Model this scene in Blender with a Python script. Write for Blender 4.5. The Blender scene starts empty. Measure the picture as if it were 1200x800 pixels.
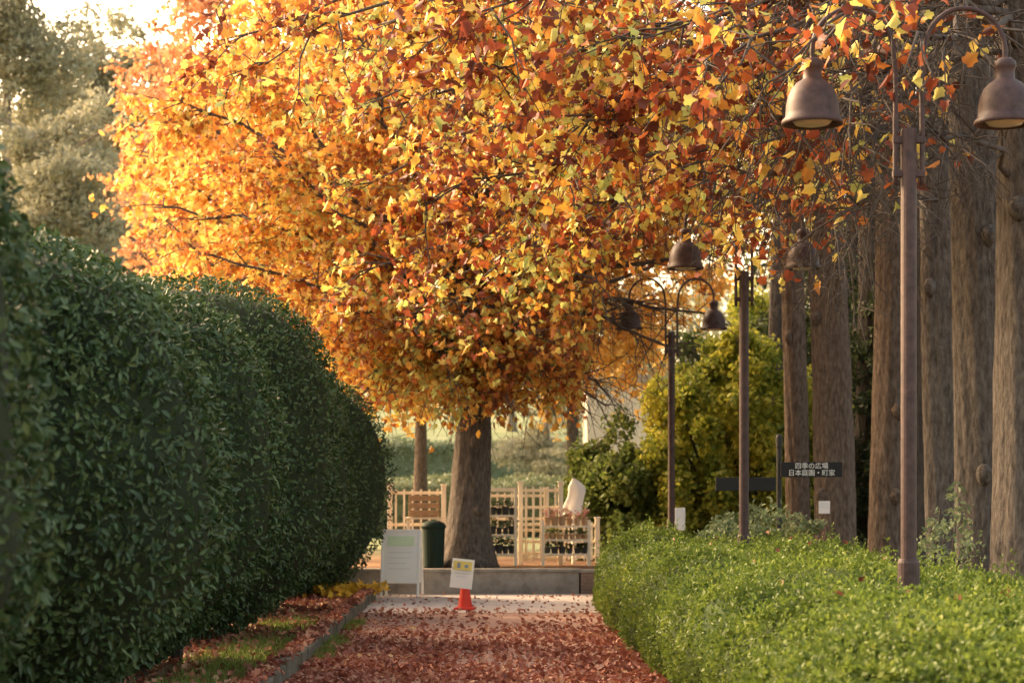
import bpy, math, numpy as np
from mathutils import Vector
rng=np.random.default_rng(7)
D=bpy.data; SC=bpy.context.scene; COL=SC.collection
F=2400.0; VX=570.0; VY=580.0; CH=1.5
def at(px,py,d): return np.array([(px-VX)*d/F, d, CH+(VY-py)*d/F])
def unit(v): return v/np.maximum(np.linalg.norm(v,axis=-1,keepdims=True),1e-9)
def A(*v): return np.array(v,float)
# ---------------------------------------------------------------- materials
def newmat(name):
    m=D.materials.new(name); m.use_nodes=True; nt=m.node_tree; nt.nodes.clear()
    out=nt.nodes.new('ShaderNodeOutputMaterial'); return m,nt,out
def ramp(nt,cols):
    r=nt.nodes.new('ShaderNodeValToRGB'); e=r.color_ramp.elements
    while len(e)<len(cols): e.new(0.5)
    for i,(p,c) in enumerate(cols): e[i].position=p; e[i].color=(*c,1)
    return r
def leaf_mat(name,cols,trans=.4,rough=.5,clump=.4,scale=.7,spec=.3):
    m,nt,out=newmat(name); N=nt.nodes; L=nt.links
    g=N.new('ShaderNodeNewGeometry')
    no=N.new('ShaderNodeTexNoise'); no.inputs['Scale'].default_value=scale; no.inputs['Detail'].default_value=2
    L.new(g.outputs['Position'],no.inputs['Vector'])
    mr=N.new('ShaderNodeMapRange'); mr.inputs['From Min'].default_value=.3; mr.inputs['From Max'].default_value=.7
    L.new(no.outputs['Fac'],mr.inputs['Value'])
    mx=N.new('ShaderNodeMix'); mx.data_type='FLOAT'; mx.inputs[0].default_value=clump
    L.new(g.outputs['Random Per Island'],mx.inputs[2]); L.new(mr.outputs['Result'],mx.inputs[3])
    r=ramp(nt,cols); L.new(mx.outputs[0],r.inputs['Fac'])
    p=N.new('ShaderNodeBsdfPrincipled'); p.inputs['Roughness'].default_value=rough
    p.inputs['Specular IOR Level'].default_value=spec
    L.new(r.outputs['Color'],p.inputs['Base Color'])
    t=N.new('ShaderNodeBsdfTranslucent'); L.new(r.outputs['Color'],t.inputs['Color'])
    ms=N.new('ShaderNodeMixShader'); ms.inputs[0].default_value=trans
    L.new(p.outputs[0],ms.inputs[1]); L.new(t.outputs[0],ms.inputs[2]); L.new(ms.outputs[0],out.inputs['Surface'])
    return m
def surf(name,cols,scale=4,stretch=(1,1,1),rough=.8,bump=.3,bdist=.02,detail=5,metal=0,spec=.4,world=False):
    m,nt,out=newmat(name); N=nt.nodes; L=nt.links
    mp=N.new('ShaderNodeMapping'); mp.inputs['Scale'].default_value=stretch
    if world:
        g=N.new('ShaderNodeNewGeometry'); L.new(g.outputs['Position'],mp.inputs['Vector'])
    else:
        tc=N.new('ShaderNodeTexCoord'); L.new(tc.outputs['Object'],mp.inputs['Vector'])
    no=N.new('ShaderNodeTexNoise'); no.inputs['Scale'].default_value=scale; no.inputs['Detail'].default_value=detail
    no.inputs['Roughness'].default_value=.65
    L.new(mp.outputs[0],no.inputs['Vector'])
    r=ramp(nt,cols); L.new(no.outputs['Fac'],r.inputs['Fac'])
    p=N.new('ShaderNodeBsdfPrincipled'); p.inputs['Roughness'].default_value=rough; p.inputs['Metallic'].default_value=metal
    p.inputs['Specular IOR Level'].default_value=spec
    L.new(r.outputs['Color'],p.inputs['Base Color'])
    if bump:
        b=N.new('ShaderNodeBump'); b.inputs['Strength'].default_value=bump; b.inputs['Distance'].default_value=bdist
        L.new(no.outputs['Fac'],b.inputs['Height']); L.new(b.outputs[0],p.inputs['Normal'])
    L.new(p.outputs[0],out.inputs['Surface']); return m
def flat(name,c,rough=.6,var=.12,scale=6,spec=.3,bump=.0):
    a=tuple(x*(1-var) for x in c); b=tuple(min(1,x*(1+var)) for x in c)
    return surf(name,[(.3,a),(.7,b)],scale=scale,rough=rough,bump=bump,bdist=.005,spec=spec)
M={}
MIX=[(.0,(.08,.026,.017)),(.16,(.18,.046,.026)),(.32,(.37,.097,.036)),(.42,(.58,.23,.05)),(.52,(.73,.44,.075)),(.62,(.76,.6,.14)),(.73,(.63,.62,.18)),(.86,(.44,.51,.16)),(1,(.25,.36,.11))]
RUST=[(.0,(.06,.022,.016)),(.2,(.13,.038,.024)),(.39,(.29,.066,.03)),(.52,(.48,.135,.042)),(.61,(.7,.36,.07)),(.71,(.76,.57,.12)),(.8,(.63,.61,.18)),(.91,(.44,.51,.16)),(1,(.25,.36,.11))]
M['near']=leaf_mat('autumn_mixed_leaf',MIX,trans=.34,clump=.32,scale=1.0)
M['rust']=leaf_mat('autumn_rust_leaf',RUST,trans=.34,clump=.32,scale=1.0)
M['gold']=leaf_mat('autumn_gold_leaf',[(.0,(.12,.04,.02)),(.2,(.33,.088,.03)),(.38,(.6,.22,.045)),(.55,(.75,.4,.075)),(.7,(.77,.58,.14)),(.84,(.63,.61,.18)),(1,(.38,.46,.14))],trans=.42,clump=.32,scale=.8)
M['amber']=leaf_mat('autumn_amber_leaf',[(.0,(.58,.24,.06)),(.4,(.8,.44,.1)),(.75,(.86,.58,.17)),(1,(.82,.66,.27))],trans=.5,clump=.35,scale=.5)
M['red']=leaf_mat('autumn_red_leaf',[(.0,(.56,.24,.13)),(.5,(.72,.37,.17)),(1,(.8,.5,.24))],trans=.45,clump=.4,scale=.5)
M['camellia']=leaf_mat('dark_glossy_leaf',[(.0,(.024,.047,.017)),(.45,(.048,.089,.03)),(.8,(.083,.137,.047)),(1,(.16,.22,.085))],trans=.2,rough=.46,clump=.35,scale=1.2,spec=.4)
M['lime']=leaf_mat('bright_small_leaf',[(.0,(.05,.085,.017)),(.4,(.125,.18,.03)),(.75,(.21,.275,.045)),(1,(.34,.36,.08))],trans=.4,rough=.5,clump=.55,scale=1.7)
M['yellowgreen']=leaf_mat('yellow_green_leaf',[(.0,(.08,.125,.02)),(.3,(.21,.26,.04)),(.58,(.43,.43,.06)),(.8,(.6,.55,.085)),(1,(.74,.65,.12))],trans=.48,clump=.55,scale=.9)
M['evergreen']=leaf_mat('evergreen_leaf',[(.0,(.02,.032,.015)),(.5,(.042,.062,.023)),(1,(.095,.115,.038))],trans=.3,clump=.5,scale=.7)
M['olive']=leaf_mat('olive_leaf',[(.0,(.055,.09,.023)),(.5,(.14,.19,.04)),(1,(.32,.34,.075))],trans=.44,clump=.5,scale=.9)
M['haze']=leaf_mat('haze_paled_leaf',[(.0,(.28,.28,.19)),(.5,(.37,.355,.24)),(1,(.47,.43,.29))],trans=.38,clump=.5,scale=.2)  # aerial haze painted into the far leaf colour as a paler grey green
M['hazehedge']=leaf_mat('haze_paled_hedge_leaf',[(.0,(.16,.2,.1)),(.5,(.24,.27,.15)),(1,(.33,.34,.2))],trans=.3,clump=.5,scale=.4)  # far hedge leaves paled in colour to stand in for haze
M['hazebrown']=leaf_mat('haze_paled_brown_leaf',[(.0,(.4,.3,.22)),(.5,(.48,.37,.28)),(1,(.56,.45,.33))],trans=.35,clump=.5,scale=.2)  # grey brown lightened to imitate haze over far crowns
M['pale']=leaf_mat('pale_leaf',[(.0,(.09,.14,.07)),(.5,(.17,.22,.11)),(1,(.28,.32,.18))],trans=.35,clump=.4,scale=1.5)
M['litter']=leaf_mat('fallen_leaf',[(.0,(.13,.04,.027)),(.33,(.27,.082,.052)),(.64,(.4,.15,.095)),(.88,(.52,.28,.17)),(1,(.68,.46,.19))],trans=.12,clump=.3,scale=1.0)
M['yellowlitter']=leaf_mat('yellow_fallen_leaf',[(.0,(.7,.36,.04)),(1,(.88,.62,.08))],trans=.3,clump=.3)
M['flower']=leaf_mat('red_flower',[(.0,(.4,.1,.1)),(.6,(.62,.3,.28)),(1,(.75,.6,.5))],trans=.3,clump=.2)
M['bark']=surf('grey_brown_bark',[(.3,(.046,.038,.033)),(.48,(.118,.101,.089)),(.74,(.225,.197,.173))],scale=11,stretch=(2.2,2.2,.65),rough=.95,bump=1,bdist=.06,world=True,detail=10,spec=.2)
M['barkwarm']=surf('warm_brown_bark',[(.3,(.05,.037,.029)),(.48,(.13,.096,.075)),(.74,(.235,.182,.146))],scale=11,stretch=(2.2,2.2,.65),rough=.95,bump=1,bdist=.06,world=True,detail=10,spec=.2)
M['barkdark']=surf('dark_bark',[(.3,(.026,.022,.019)),(.7,(.092,.076,.065))],scale=11,stretch=(2.4,2.4,.5),rough=.92,bump=1,bdist=.06,world=True,detail=8)
M['twig']=surf('twig_bark',[(.3,(.046,.036,.031)),(.7,(.13,.108,.093))],scale=12,rough=.9,bump=.3,world=True)
M['hazebark']=flat('haze_paled_bark',(.28,.23,.18))  # bark colour lightened in place of haze in the air
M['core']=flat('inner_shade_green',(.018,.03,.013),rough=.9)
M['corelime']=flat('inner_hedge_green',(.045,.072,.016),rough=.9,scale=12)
M['corehaze']=flat('haze_paled_hedge_core',(.15,.18,.1),rough=.9,scale=3)  # hedge core paled to match the haze painted on its leaves
M['lamp']=surf('brown_painted_metal',[(.35,(.046,.027,.027)),(.65,(.085,.05,.048))],scale=14,rough=.55,bump=.1,bdist=.002,spec=.35)
M['glass']=flat('lamp_glass',(.6,.54,.42),rough=.25)
M['white']=flat('white_paint',(.9,.89,.86),rough=.5,var=.03)
M['cream']=surf('cream_painted_wood',[(.3,(.76,.66,.5)),(.7,(.86,.77,.62))],scale=8,stretch=(4,4,.6),rough=.6,bump=.1,bdist=.003)
M['wood']=surf('brown_wood',[(.3,(.34,.2,.11)),(.7,(.52,.34,.19))],scale=10,stretch=(1,4,4),rough=.7,bump=.2,bdist=.004)
M['black']=flat('black_sign',(.018,.018,.02),rough=.5)
M['darkplastic']=flat('dark_plastic',(.04,.04,.042),rough=.5)
M['bin']=flat('dark_green_metal',(.014,.03,.023),rough=.7,spec=.15)
M['orange']=flat('red_plastic',(.68,.05,.03),rough=.45,var=.08)
M['yellow']=flat('yellow_print',(.85,.7,.2),var=.05)
M['green']=flat('pale_green_print',(.7,.84,.6),var=.08)
M['grey']=flat('grey_print',(.72,.72,.71),var=.04)
M['blue']=flat('blue_print',(.25,.32,.44),var=.05)
M['steel']=flat('dark_post',(.03,.029,.03),rough=.5)
M['cloth']=flat('white_cloth',(.84,.8,.77),rough=.9,var=.06)
M['render']=surf('cream_render',[(.3,(.62,.52,.4)),(.7,(.7,.6,.47))],scale=2,rough=.9,bump=.1)
M['roof']=flat('roof_tile',(.34,.25,.18),rough=.8)
M['window']=flat('window_glass',(.3,.3,.29),rough=.2)
M['concrete']=surf('weathered_concrete',[(.25,(.14,.13,.12)),(.5,(.27,.25,.225)),(.75,(.36,.34,.31))],scale=5,rough=.92,bump=.5,bdist=.02)
M['kerb']=surf('mossy_kerb_stone',[(.25,(.05,.052,.03)),(.5,(.125,.108,.08)),(.75,(.235,.2,.16))],scale=6,rough=.95,bump=.9,bdist=.03,detail=8)
M['path']=surf('leaf_covered_path',[(.25,(.18,.095,.07)),(.45,(.3,.17,.13)),(.6,(.39,.255,.205)),(.8,(.5,.38,.32))],scale=9,rough=.95,bump=.7,bdist=.03,detail=10,world=True)
M['paving']=surf('pale_paving',[(.25,(.38,.32,.29)),(.5,(.52,.45,.41)),(.75,(.61,.54,.49))],scale=3,rough=.9,bump=.2,detail=8,world=True)
M['soil']=surf('bed_soil',[(.25,(.08,.046,.028)),(.5,(.18,.112,.068)),(.75,(.28,.19,.11))],scale=5,rough=.97,bump=.8,bdist=.04,detail=8,world=True)
M['grass']=leaf_mat('grass_blade',[(.0,(.11,.16,.03)),(.6,(.22,.29,.06)),(1,(.38,.38,.12))],trans=.35,clump=.4,scale=2)
def brickmat():
    m,nt,out=newmat('brown_brick'); N=nt.nodes; L=nt.links
    tc=N.new('ShaderNodeTexCoord'); mp=N.new('ShaderNodeMapping'); mp.inputs['Rotation'].default_value=(math.pi/2,0,0)
    L.new(tc.outputs['Object'],mp.inputs['Vector'])
    b=N.new('ShaderNodeTexBrick'); b.inputs['Scale'].default_value=5; b.inputs['Color1'].default_value=(.25,.16,.12,1); b.inputs['Color2'].default_value=(.19,.125,.1,1); b.inputs['Mortar'].default_value=(.26,.22,.19,1)
    L.new(mp.outputs[0],b.inputs['Vector'])
    p=N.new('ShaderNodeBsdfPrincipled'); p.inputs['Roughness'].default_value=.9
    L.new(b.outputs['Color'],p.inputs['Base Color']); L.new(p.outputs[0],out.inputs['Surface']); return m
M['brick']=brickmat()
def groundmat():
    m,nt,out=newmat('park_ground'); N=nt.nodes; L=nt.links
    g=N.new('ShaderNodeNewGeometry'); no=N.new('ShaderNodeTexNoise'); no.inputs['Scale'].default_value=.55; no.inputs['Detail'].default_value=10
    L.new(g.outputs['Position'],no.inputs['Vector'])
    r1=ramp(nt,[(.3,(.09,.05,.03)),(.55,(.2,.115,.065)),(.75,(.28,.18,.1))]); r2=ramp(nt,[(.3,(.15,.18,.09)),(.55,(.21,.24,.125)),(.8,(.28,.28,.17))])
    L.new(no.outputs['Fac'],r1.inputs['Fac']); L.new(no.outputs['Fac'],r2.inputs['Fac'])
    sx=N.new('ShaderNodeSeparateXYZ'); L.new(g.outputs['Position'],sx.inputs[0])
    mr=N.new('ShaderNodeMapRange'); mr.inputs['From Min'].default_value=36; mr.inputs['From Max'].default_value=44; L.new(sx.outputs['Y'],mr.inputs['Value'])
    mx=N.new('ShaderNodeMix'); mx.data_type='RGBA'; L.new(mr.outputs[0],mx.inputs[0]); L.new(r1.outputs[0],mx.inputs[6]); L.new(r2.outputs[0],mx.inputs[7])
    p=N.new('ShaderNodeBsdfPrincipled'); p.inputs['Roughness'].default_value=1; p.inputs['Specular IOR Level'].default_value=.1; L.new(mx.outputs[2],p.inputs['Base Color'])
    b=N.new('ShaderNodeBump'); b.inputs['Strength'].default_value=.5; b.inputs['Distance'].default_value=.05; L.new(no.outputs['Fac'],b.inputs['Height']); L.new(b.outputs[0],p.inputs['Normal'])
    L.new(p.outputs[0],out.inputs['Surface']); return m
M['ground']=groundmat()
# ---------------------------------------------------------------- objects
LOCAL=set()
def thing(name,label,cat,loc=(0,0,0),rotz=0,group=None,local=False):
    o=D.objects.new(name,None); COL.objects.link(o); o.location=tuple(loc); o.rotation_euler=(0,0,rotz); o.empty_display_size=.2
    o['label']=label; o['category']=cat
    if group: o['group']=group
    if local: LOCAL.add(o)
    return o
def tag(o,label=None,cat=None,group=None,kind=None):
    if label: o['label']=label
    if cat: o['category']=cat
    if group: o['group']=group
    if kind: o['kind']=kind
    return o
def offset(p):
    v=np.zeros(3)
    while p is not None:
        if p in LOCAL: return v*0
        v+=np.array(p.location); p=p.parent
    return v
def link(name,me,mat,parent):
    me.materials.append(mat); o=D.objects.new(name,me); COL.objects.link(o)
    if parent is not None: o.parent=parent
    return o
class MB:
    def __init__(s): s.v=[]; s.f=[]; s.n=0
    def add(s,v,f):
        v=np.asarray(v,float); s.v.append(v); s.f+= [[i+s.n for i in q] for q in f]; s.n+=len(v); return s
    def box(s,c,d,rz=0,rx=0,ry=0):
        x,y,z=[k/2 for k in d]
        v=np.array([(-x,-y,-z),(x,-y,-z),(x,y,-z),(-x,y,-z),(-x,-y,z),(x,-y,z),(x,y,z),(-x,y,z)])
        if ry: cc,ss=math.cos(ry),math.sin(ry); v=v@np.array([[cc,0,ss],[0,1,0],[-ss,0,cc]]).T
        if rx: cc,ss=math.cos(rx),math.sin(rx); v=v@np.array([[1,0,0],[0,cc,-ss],[0,ss,cc]]).T
        if rz: cc,ss=math.cos(rz),math.sin(rz); v=v@np.array([[cc,-ss,0],[ss,cc,0],[0,0,1]]).T
        return s.add(v+np.array(c),[(0,3,2,1),(4,5,6,7),(0,1,5,4),(1,2,6,5),(2,3,7,6),(3,0,4,7)])
    def tube(s,P,R,k=6,flute=0,seed=0):
        P=np.asarray(P,float); n=len(P); R=np.broadcast_to(np.asarray(R,float),(n,))
        T=unit(np.gradient(P,axis=0)); ax=P[-1]-P[0]; ax=ax/max(np.linalg.norm(ax),1e-9)
        ref=A(0,0,1) if abs(ax[2])<.8 else A(0,1,0)
        S=unit(np.cross(T,ref)); U=np.cross(S,T)
        a=np.linspace(0,2*math.pi,k,endpoint=False)
        rad=R[:,None]*np.ones(k)[None]
        if flute:
            z=np.linspace(0,1,n)[:,None]
            rad=rad*(1+flute*np.sin(3*a[None]+seed+1.5*z)+flute*.7*np.sin(5*a[None]+2*seed-3*z)+flute*.5*np.sin(2*a[None]+9*z+seed)+flute*.5*np.sin(11*a[None]+5*np.sin(7*z+seed)+seed)+flute*.3*np.sin(17*a[None]+6*np.sin(11*z)+2*seed)+rng.normal(0,.012,(n,k)))
        V=P[:,None]+rad[...,None]*(np.cos(a)[None,:,None]*S[:,None]+np.sin(a)[None,:,None]*U[:,None])
        f=[]
        for i in range(n-1):
            for j in range(k):
                j2=(j+1)%k; f.append((i*k+j,i*k+j2,(i+1)*k+j2,(i+1)*k+j))
        f.append(tuple(range(k-1,-1,-1))); f.append(tuple((n-1)*k+j for j in range(k)))
        return s.add(V.reshape(-1,3),f)
    def lathe(s,c,prof,k=20):
        a=np.linspace(0,2*math.pi,k,endpoint=False); V=[]; f=[]
        for r,z in prof: V.append(np.stack([r*np.cos(a),r*np.sin(a),np.full(k,z)],1))
        n=len(prof)
        for i in range(n-1):
            for j in range(k):
                j2=(j+1)%k; f.append((i*k+j,i*k+j2,(i+1)*k+j2,(i+1)*k+j))
        f.append(tuple(range(k-1,-1,-1))); f.append(tuple((n-1)*k+j for j in range(k)))
        return s.add(np.concatenate(V)+np.array(c),f)
    def build(s,name,mat,parent=None,smooth=False,bevel=0):
        V=np.concatenate(s.v)-offset(parent); me=D.meshes.new(name); me.from_pydata(V.tolist(),[],s.f)
        if smooth: me.polygons.foreach_set('use_smooth',np.ones(len(me.polygons),bool))
        me.update(); o=link(name,me,mat,parent)
        if bevel:
            b=o.modifiers.new('bevel','BEVEL'); b.width=bevel; b.segments=2; b.limit_method='ANGLE'
        return o
def mirror_tmpl(h,fold=.3,droop=.25):
    n=len(h); v=[(x,y) for x,y in h]; L=[(-x,y) for x,y in h[1:-1]]
    vv=np.array([(x,y,fold*abs(x)-droop*y*y) for x,y in v+L])
    return vv,[list(range(n)),[0,n-1]+list(range(2*n-3,n-1,-1))]
MAPLE=mirror_tmpl([(0,0),(.22,-.09),(.47,.1),(.37,.3),(.47,.58),(.22,.66),(0,1)],.45,.45)
OVAL=mirror_tmpl([(0,0),(.24,.3),(.2,.7),(0,1)],.35,.2)
ROUND=mirror_tmpl([(0,0),(.34,.25),(.34,.65),(0,1)],.3,.2)
SMALL=mirror_tmpl([(0,0),(.3,.5),(0,1)],.35,.2)
BLADE=mirror_tmpl([(0,0),(.05,.3),(0,1)],.2,.3)
def leaves(name,P,size,mat,parent,tmpl,down=.5,N=None,flatn=0,kind=None,up=0,nj=.55):
    P=np.asarray(P,float)-offset(parent); n=len(P); size=np.broadcast_to(size,(n,))
    if N is None:
        d=unit(rng.normal(size=(n,3))); d=unit(d+A(0,0,-down+up)); nr=unit(rng.normal(size=(n,3))+A(0,0,flatn))
    else:
        nr=unit(N+nj*rng.normal(size=(n,3))); d=unit(rng.normal(size=(n,3))+.35*N+A(0,0,-down+up))
    s=unit(np.cross(d,nr)); nn=np.cross(s,d)
    tv,tf=tmpl; K=len(tv); zs=rng.uniform(.3,1.6,n)[:,None,None]; xs_=rng.uniform(.75,1.1,n)[:,None,None]
    V=P[:,None]+size[:,None,None]*(xs_*tv[None,:,0:1]*s[:,None]+tv[None,:,1:2]*d[:,None]+zs*tv[None,:,2:3]*nn[:,None])
    li=np.concatenate([np.array(q) for q in tf]); tot=np.array([len(q) for q in tf]); per=len(li)
    loops=(li[None]+K*np.arange(n)[:,None]).ravel(); st=np.concatenate([[0],np.cumsum(tot)[:-1]])
    starts=(st[None]+per*np.arange(n)[:,None]).ravel()
    me=D.meshes.new(name); me.vertices.add(n*K); me.vertices.foreach_set('co',V.astype(np.float32).ravel())
    me.loops.add(len(loops)); me.loops.foreach_set('vertex_index',loops.astype(np.int32))
    me.polygons.add(len(starts)); me.polygons.foreach_set('loop_start',starts.astype(np.int32))
    me.update(calc_edges=True); me.validate()
    o=link(name,me,mat,parent)
    if kind: o['kind']=kind
    return o
def lump(p,f=1.6,s=0):
    return (np.sin(p[...,0]*f*1.3+s)+np.sin(p[...,1]*f+1.7*s+p[...,2]*.8)+np.sin(p[...,2]*f*1.5+2.3*s)+.6*np.sin(p[...,1]*f*2.3+p[...,2]*f*1.9+s))/3
def supn(q,r,e):
    # e: one exponent for a rounded box, or (horizontal, vertical) for an upright rounded column
    eh,ez=e if isinstance(e,tuple) else (e,e)
    h=np.abs(q[...,0])**eh+np.abs(q[...,1])**eh
    q=q/((h**(ez/eh)+np.abs(q[...,2])**ez)**(1/ez))[...,None]
    h=np.maximum(np.abs(q[...,0])**eh+np.abs(q[...,1])**eh,1e-6)
    g=np.sign(q)*np.stack([h**(ez/eh-1)*np.abs(q[...,0])**(eh-1),h**(ez/eh-1)*np.abs(q[...,1])**(eh-1),np.abs(q[...,2])**(ez-1)],-1)
    return q,unit(g/r)
def sup(n,c,r,e,amp,seed,jit,skip=()):
    r=np.array(r); c=np.array(c); faces=[(a,sg) for a in range(3) for sg in (-1,1) if (a,sg) not in skip]
    w=np.array([r[(a+1)%3]*r[(a+2)%3] for a,_ in faces]); w=w/w.sum()
    ch=rng.choice(len(faces),size=n,p=w); q=rng.uniform(-1,1,(n,3))
    for i,(a,sg) in enumerate(faces): q[ch==i,a]=sg
    q,nr=supn(q,r,e)
    p=c+r*q; p=p+nr*(amp*lump(p,1.8,seed))[:,None]-nr*np.abs(rng.normal(0,jit,n))[:,None]
    return p,nr
def sup_core(mb,c,r,e,amp,seed,shrink,k=14,ky=None):
    r=np.array(r); c=np.array(c); 
    for a in range(3):
        for sg in (-1,1):
            b,d=(a+1)%3,(a+2)%3
            nb=ky if (ky and b==1) else k; nd=ky if (ky and d==1) else k
            u,v=np.meshgrid(np.linspace(-1,1,nb),np.linspace(-1,1,nd),indexing='ij')
            q=np.zeros((nb,nd,3)); q[...,a]=sg; q[...,b]=u; q[...,d]=v
            q,nr=supn(q,r,e)
            p=c+r*q; p=p+nr*(amp*lump(p,1.8,seed)-shrink)[...,None]
            f=[]
            for i in range(nb-1):
                for j in range(nd-1): 
                    t=(i*nd+j,(i+1)*nd+j,(i+1)*nd+j+1,i*nd+j+1); f.append(t if sg>0 else t[::-1])
            mb.add(p.reshape(-1,3),f)
def clumps(blobs,n,k=14,sub=.36,inner=.55):
    w=np.array([np.prod(b[1])**(2/3) for b in blobs]); w=w/w.sum(); out=[]
    for (c,r),ww in zip(blobs,w):
        m=int(n*ww); r=np.array(r,float); c=np.array(c,float)
        sc=c+r*unit(rng.normal(size=(k,3)))*rng.uniform(inner,1,(k,1)); sr=sub*r*rng.uniform(.6,1.25,(k,1))
        ix=rng.integers(0,k,m); out.append(sc[ix]+sr[ix]*unit(rng.normal(size=(m,3)))*rng.uniform(.45,1,(m,1)))
    return np.concatenate(out)
def trunk(parent,base,top,r0,r1,mat,seed=0,k=44,flare=1.5,n=50,bend=.06,flute=.055):
    t=np.linspace(0,1,n); P=np.array(base)[None]*(1-t[:,None])+np.array(top)[None]*t[:,None]
    P[:,0]+=bend*np.sin(t*5+seed)-bend*math.sin(seed); P[:,1]+=bend*np.sin(t*4+2*seed)-bend*math.sin(2*seed)
    R=r0+(r1-r0)*t; H=top[2]-base[2]; R=R*(1+(flare-1)*np.exp(-t*H/.35))
    mb=MB(); mb.tube(P,R,k,flute=flute,seed=seed)
    for i in range(4):
        tt=rng.uniform(.12,.75); j=int(tt*(n-1)); a=rng.uniform(-2.6,-.5); rr=R[j]; o=A(math.cos(a),math.sin(a),0)
        p=P[j]+o*rr*.85
        mb.tube([p-A(0,0,.14),p-A(0,0,.06)+o*.03,p+o*.05,p+A(0,0,.06)+o*.02,p+A(0,0,.1)],[.02,rr*.3,rr*.36,rr*.26,.02],8)
    return mb.build('trunk',mat,parent,smooth=True)
def limb(parent,s,e,r0,r1,lift,LP,twigs=20,tl=1.0,bare=.3,subs=4,nl=7,mat=None,k=7,jit=.07,vert=.6):
    s=np.array(s,float); e=np.array(e,float); n=11; t=np.linspace(0,1,n)[:,None]
    mid=(s+e)/2+A(0,0,lift)+rng.normal(0,.15,3); P=(1-t)**2*s+2*t*(1-t)*mid+t*t*e
    w=rng.normal(0,.06,(n,3)); w[0]=0; P=P+w
    mb=MB(); mb.tube(P,np.linspace(1,0,n)**.8*(r0-r1)+r1,k)
    T=unit(np.gradient(P,axis=0))
    for i in range(twigs):
        tt=rng.uniform(.15,1); x=tt*(n-1); j=min(int(x),n-2); b=P[j]+(P[j+1]-P[j])*(x-j)
        dr=unit(T[j]*.7+unit(rng.normal(size=3))*A(1,1,vert)+A(0,0,-.08)); L=tl*rng.uniform(.5,1.25)*(1.15-.45*tt)
        q=np.array([b,b+dr*L*.35+rng.normal(0,.03,3),b+dr*L*.7+rng.normal(0,.05,3)-A(0,0,.07*L),b+dr*L-A(0,0,.24*L)])
        mb.tube(q,[.012,.009,.006,.004],4)
        lf=rng.random()<np.clip((tt-bare)/.25+.06,0.05,1)
        for m in range(subs):
            u=rng.uniform(.25,1); y=u*3; jj=min(int(y),2); b2=q[jj]+(q[jj+1]-q[jj])*(y-jj)
            d2=unit(dr*.5+unit(rng.normal(size=3))+A(0,0,-.3)); l2=L*rng.uniform(.25,.6)
            q2=np.array([b2,b2+d2*l2*.5+rng.normal(0,.02,3),b2+d2*l2-A(0,0,.18*l2)]); mb.tube(q2,[.0065,.005,.003],3)
            if lf:
                uu=rng.uniform(.2,1.05,(nl,1)); LP.append(q2[0]+(q2[2]-q2[0])*uu+rng.normal(0,jit,(nl,3)))
    mb.build('limb',mat or M['twig'],parent,smooth=True)
# ---------------------------------------------------------------- camera, light, sky
cam=D.cameras.new('camera'); co=D.objects.new('camera',cam); COL.objects.link(co); co.location=(0,0,CH); co.rotation_euler=(math.pi/2,0,0)
cam.sensor_width=36; cam.lens=72; cam.shift_x=.025; cam.shift_y=.15; cam.clip_end=5000; cam.clip_start=.1
cam.dof.use_dof=True; cam.dof.focus_distance=18; cam.dof.aperture_fstop=2.8
SC.camera=co
EL=math.radians(30); AZ=math.radians(-54)
sv=Vector((math.sin(AZ)*math.cos(EL),math.cos(AZ)*math.cos(EL),math.sin(EL)))
su=D.lights.new('sun','SUN'); so=D.objects.new('sun',su); COL.objects.link(so); so.rotation_euler=sv.to_track_quat('Z','Y').to_euler(); so.location=(-30,30,30)
su.energy=3.0; su.angle=math.radians(3); su.color=(1,.84,.6)
w=D.worlds.new('World'); SC.world=w; w.use_nodes=True; nt=w.node_tree; nt.nodes.clear()
sk=nt.nodes.new('ShaderNodeTexSky'); sk.sky_type='NISHITA'; sk.sun_disc=False; sk.sun_elevation=EL; sk.sun_rotation=AZ; sk.dust_density=5; sk.air_density=1.0
mx=nt.nodes.new('ShaderNodeMix'); mx.data_type='RGBA'; mx.blend_type='MULTIPLY'; mx.inputs[0].default_value=1; mx.inputs[7].default_value=(6.0,4.75,3.3,1)
bg=nt.nodes.new('ShaderNodeBackground'); bg.inputs['Strength'].default_value=.15; wo=nt.nodes.new('ShaderNodeOutputWorld')
nt.links.new(sk.outputs[0],mx.inputs[6]); nt.links.new(mx.outputs[2],bg.inputs['Color']); nt.links.new(bg.outputs[0],wo.inputs['Surface'])
SC.view_settings.view_transform='Standard'; SC.view_settings.look='None'; SC.view_settings.exposure=0
# ---------------------------------------------------------------- setting
xs=[-1500,-200,-80,-40,-20,-10,-4,0,4,10,20,40,80,200,1500]
rows=[(-60,0),(0,0),(12,0),(31.08,0),(31.10,.36),(40,.37),(58,.4),(70,1.2),(85,3.0),(110,6.0),(160,9),(300,12),(800,12),(3000,12)]
V=[];f=[]
for y,z in rows:
    for x in xs: V.append((x,y,z))
nx=len(xs)
for i in range(len(rows)-1):
    for j in range(nx-1): f.append((i*nx+j,i*nx+j+1,(i+1)*nx+j+1,(i+1)*nx+j))
tag(MB().add(V,f).build('ground',M['ground']),kind='structure')
def sheet(name,x0,x1,y0,y1,z,mat):
    tag(MB().add([(x0,y0,z),(x1,y0,z),(x1,y1,z),(x0,y1,z)],[(0,1,2,3)]).build(name,mat),kind='structure')
KX=-1.66
sheet('path',KX+.06,1.75,-20,26,.008,M['path'])
sheet('cross_path',-14,14,26,31,.012,M['paving'])
sheet('flower_bed',-5.5,KX-.06,-10,30.3,.05,M['soil'])
kb=MB(); y=-4.0
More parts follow.
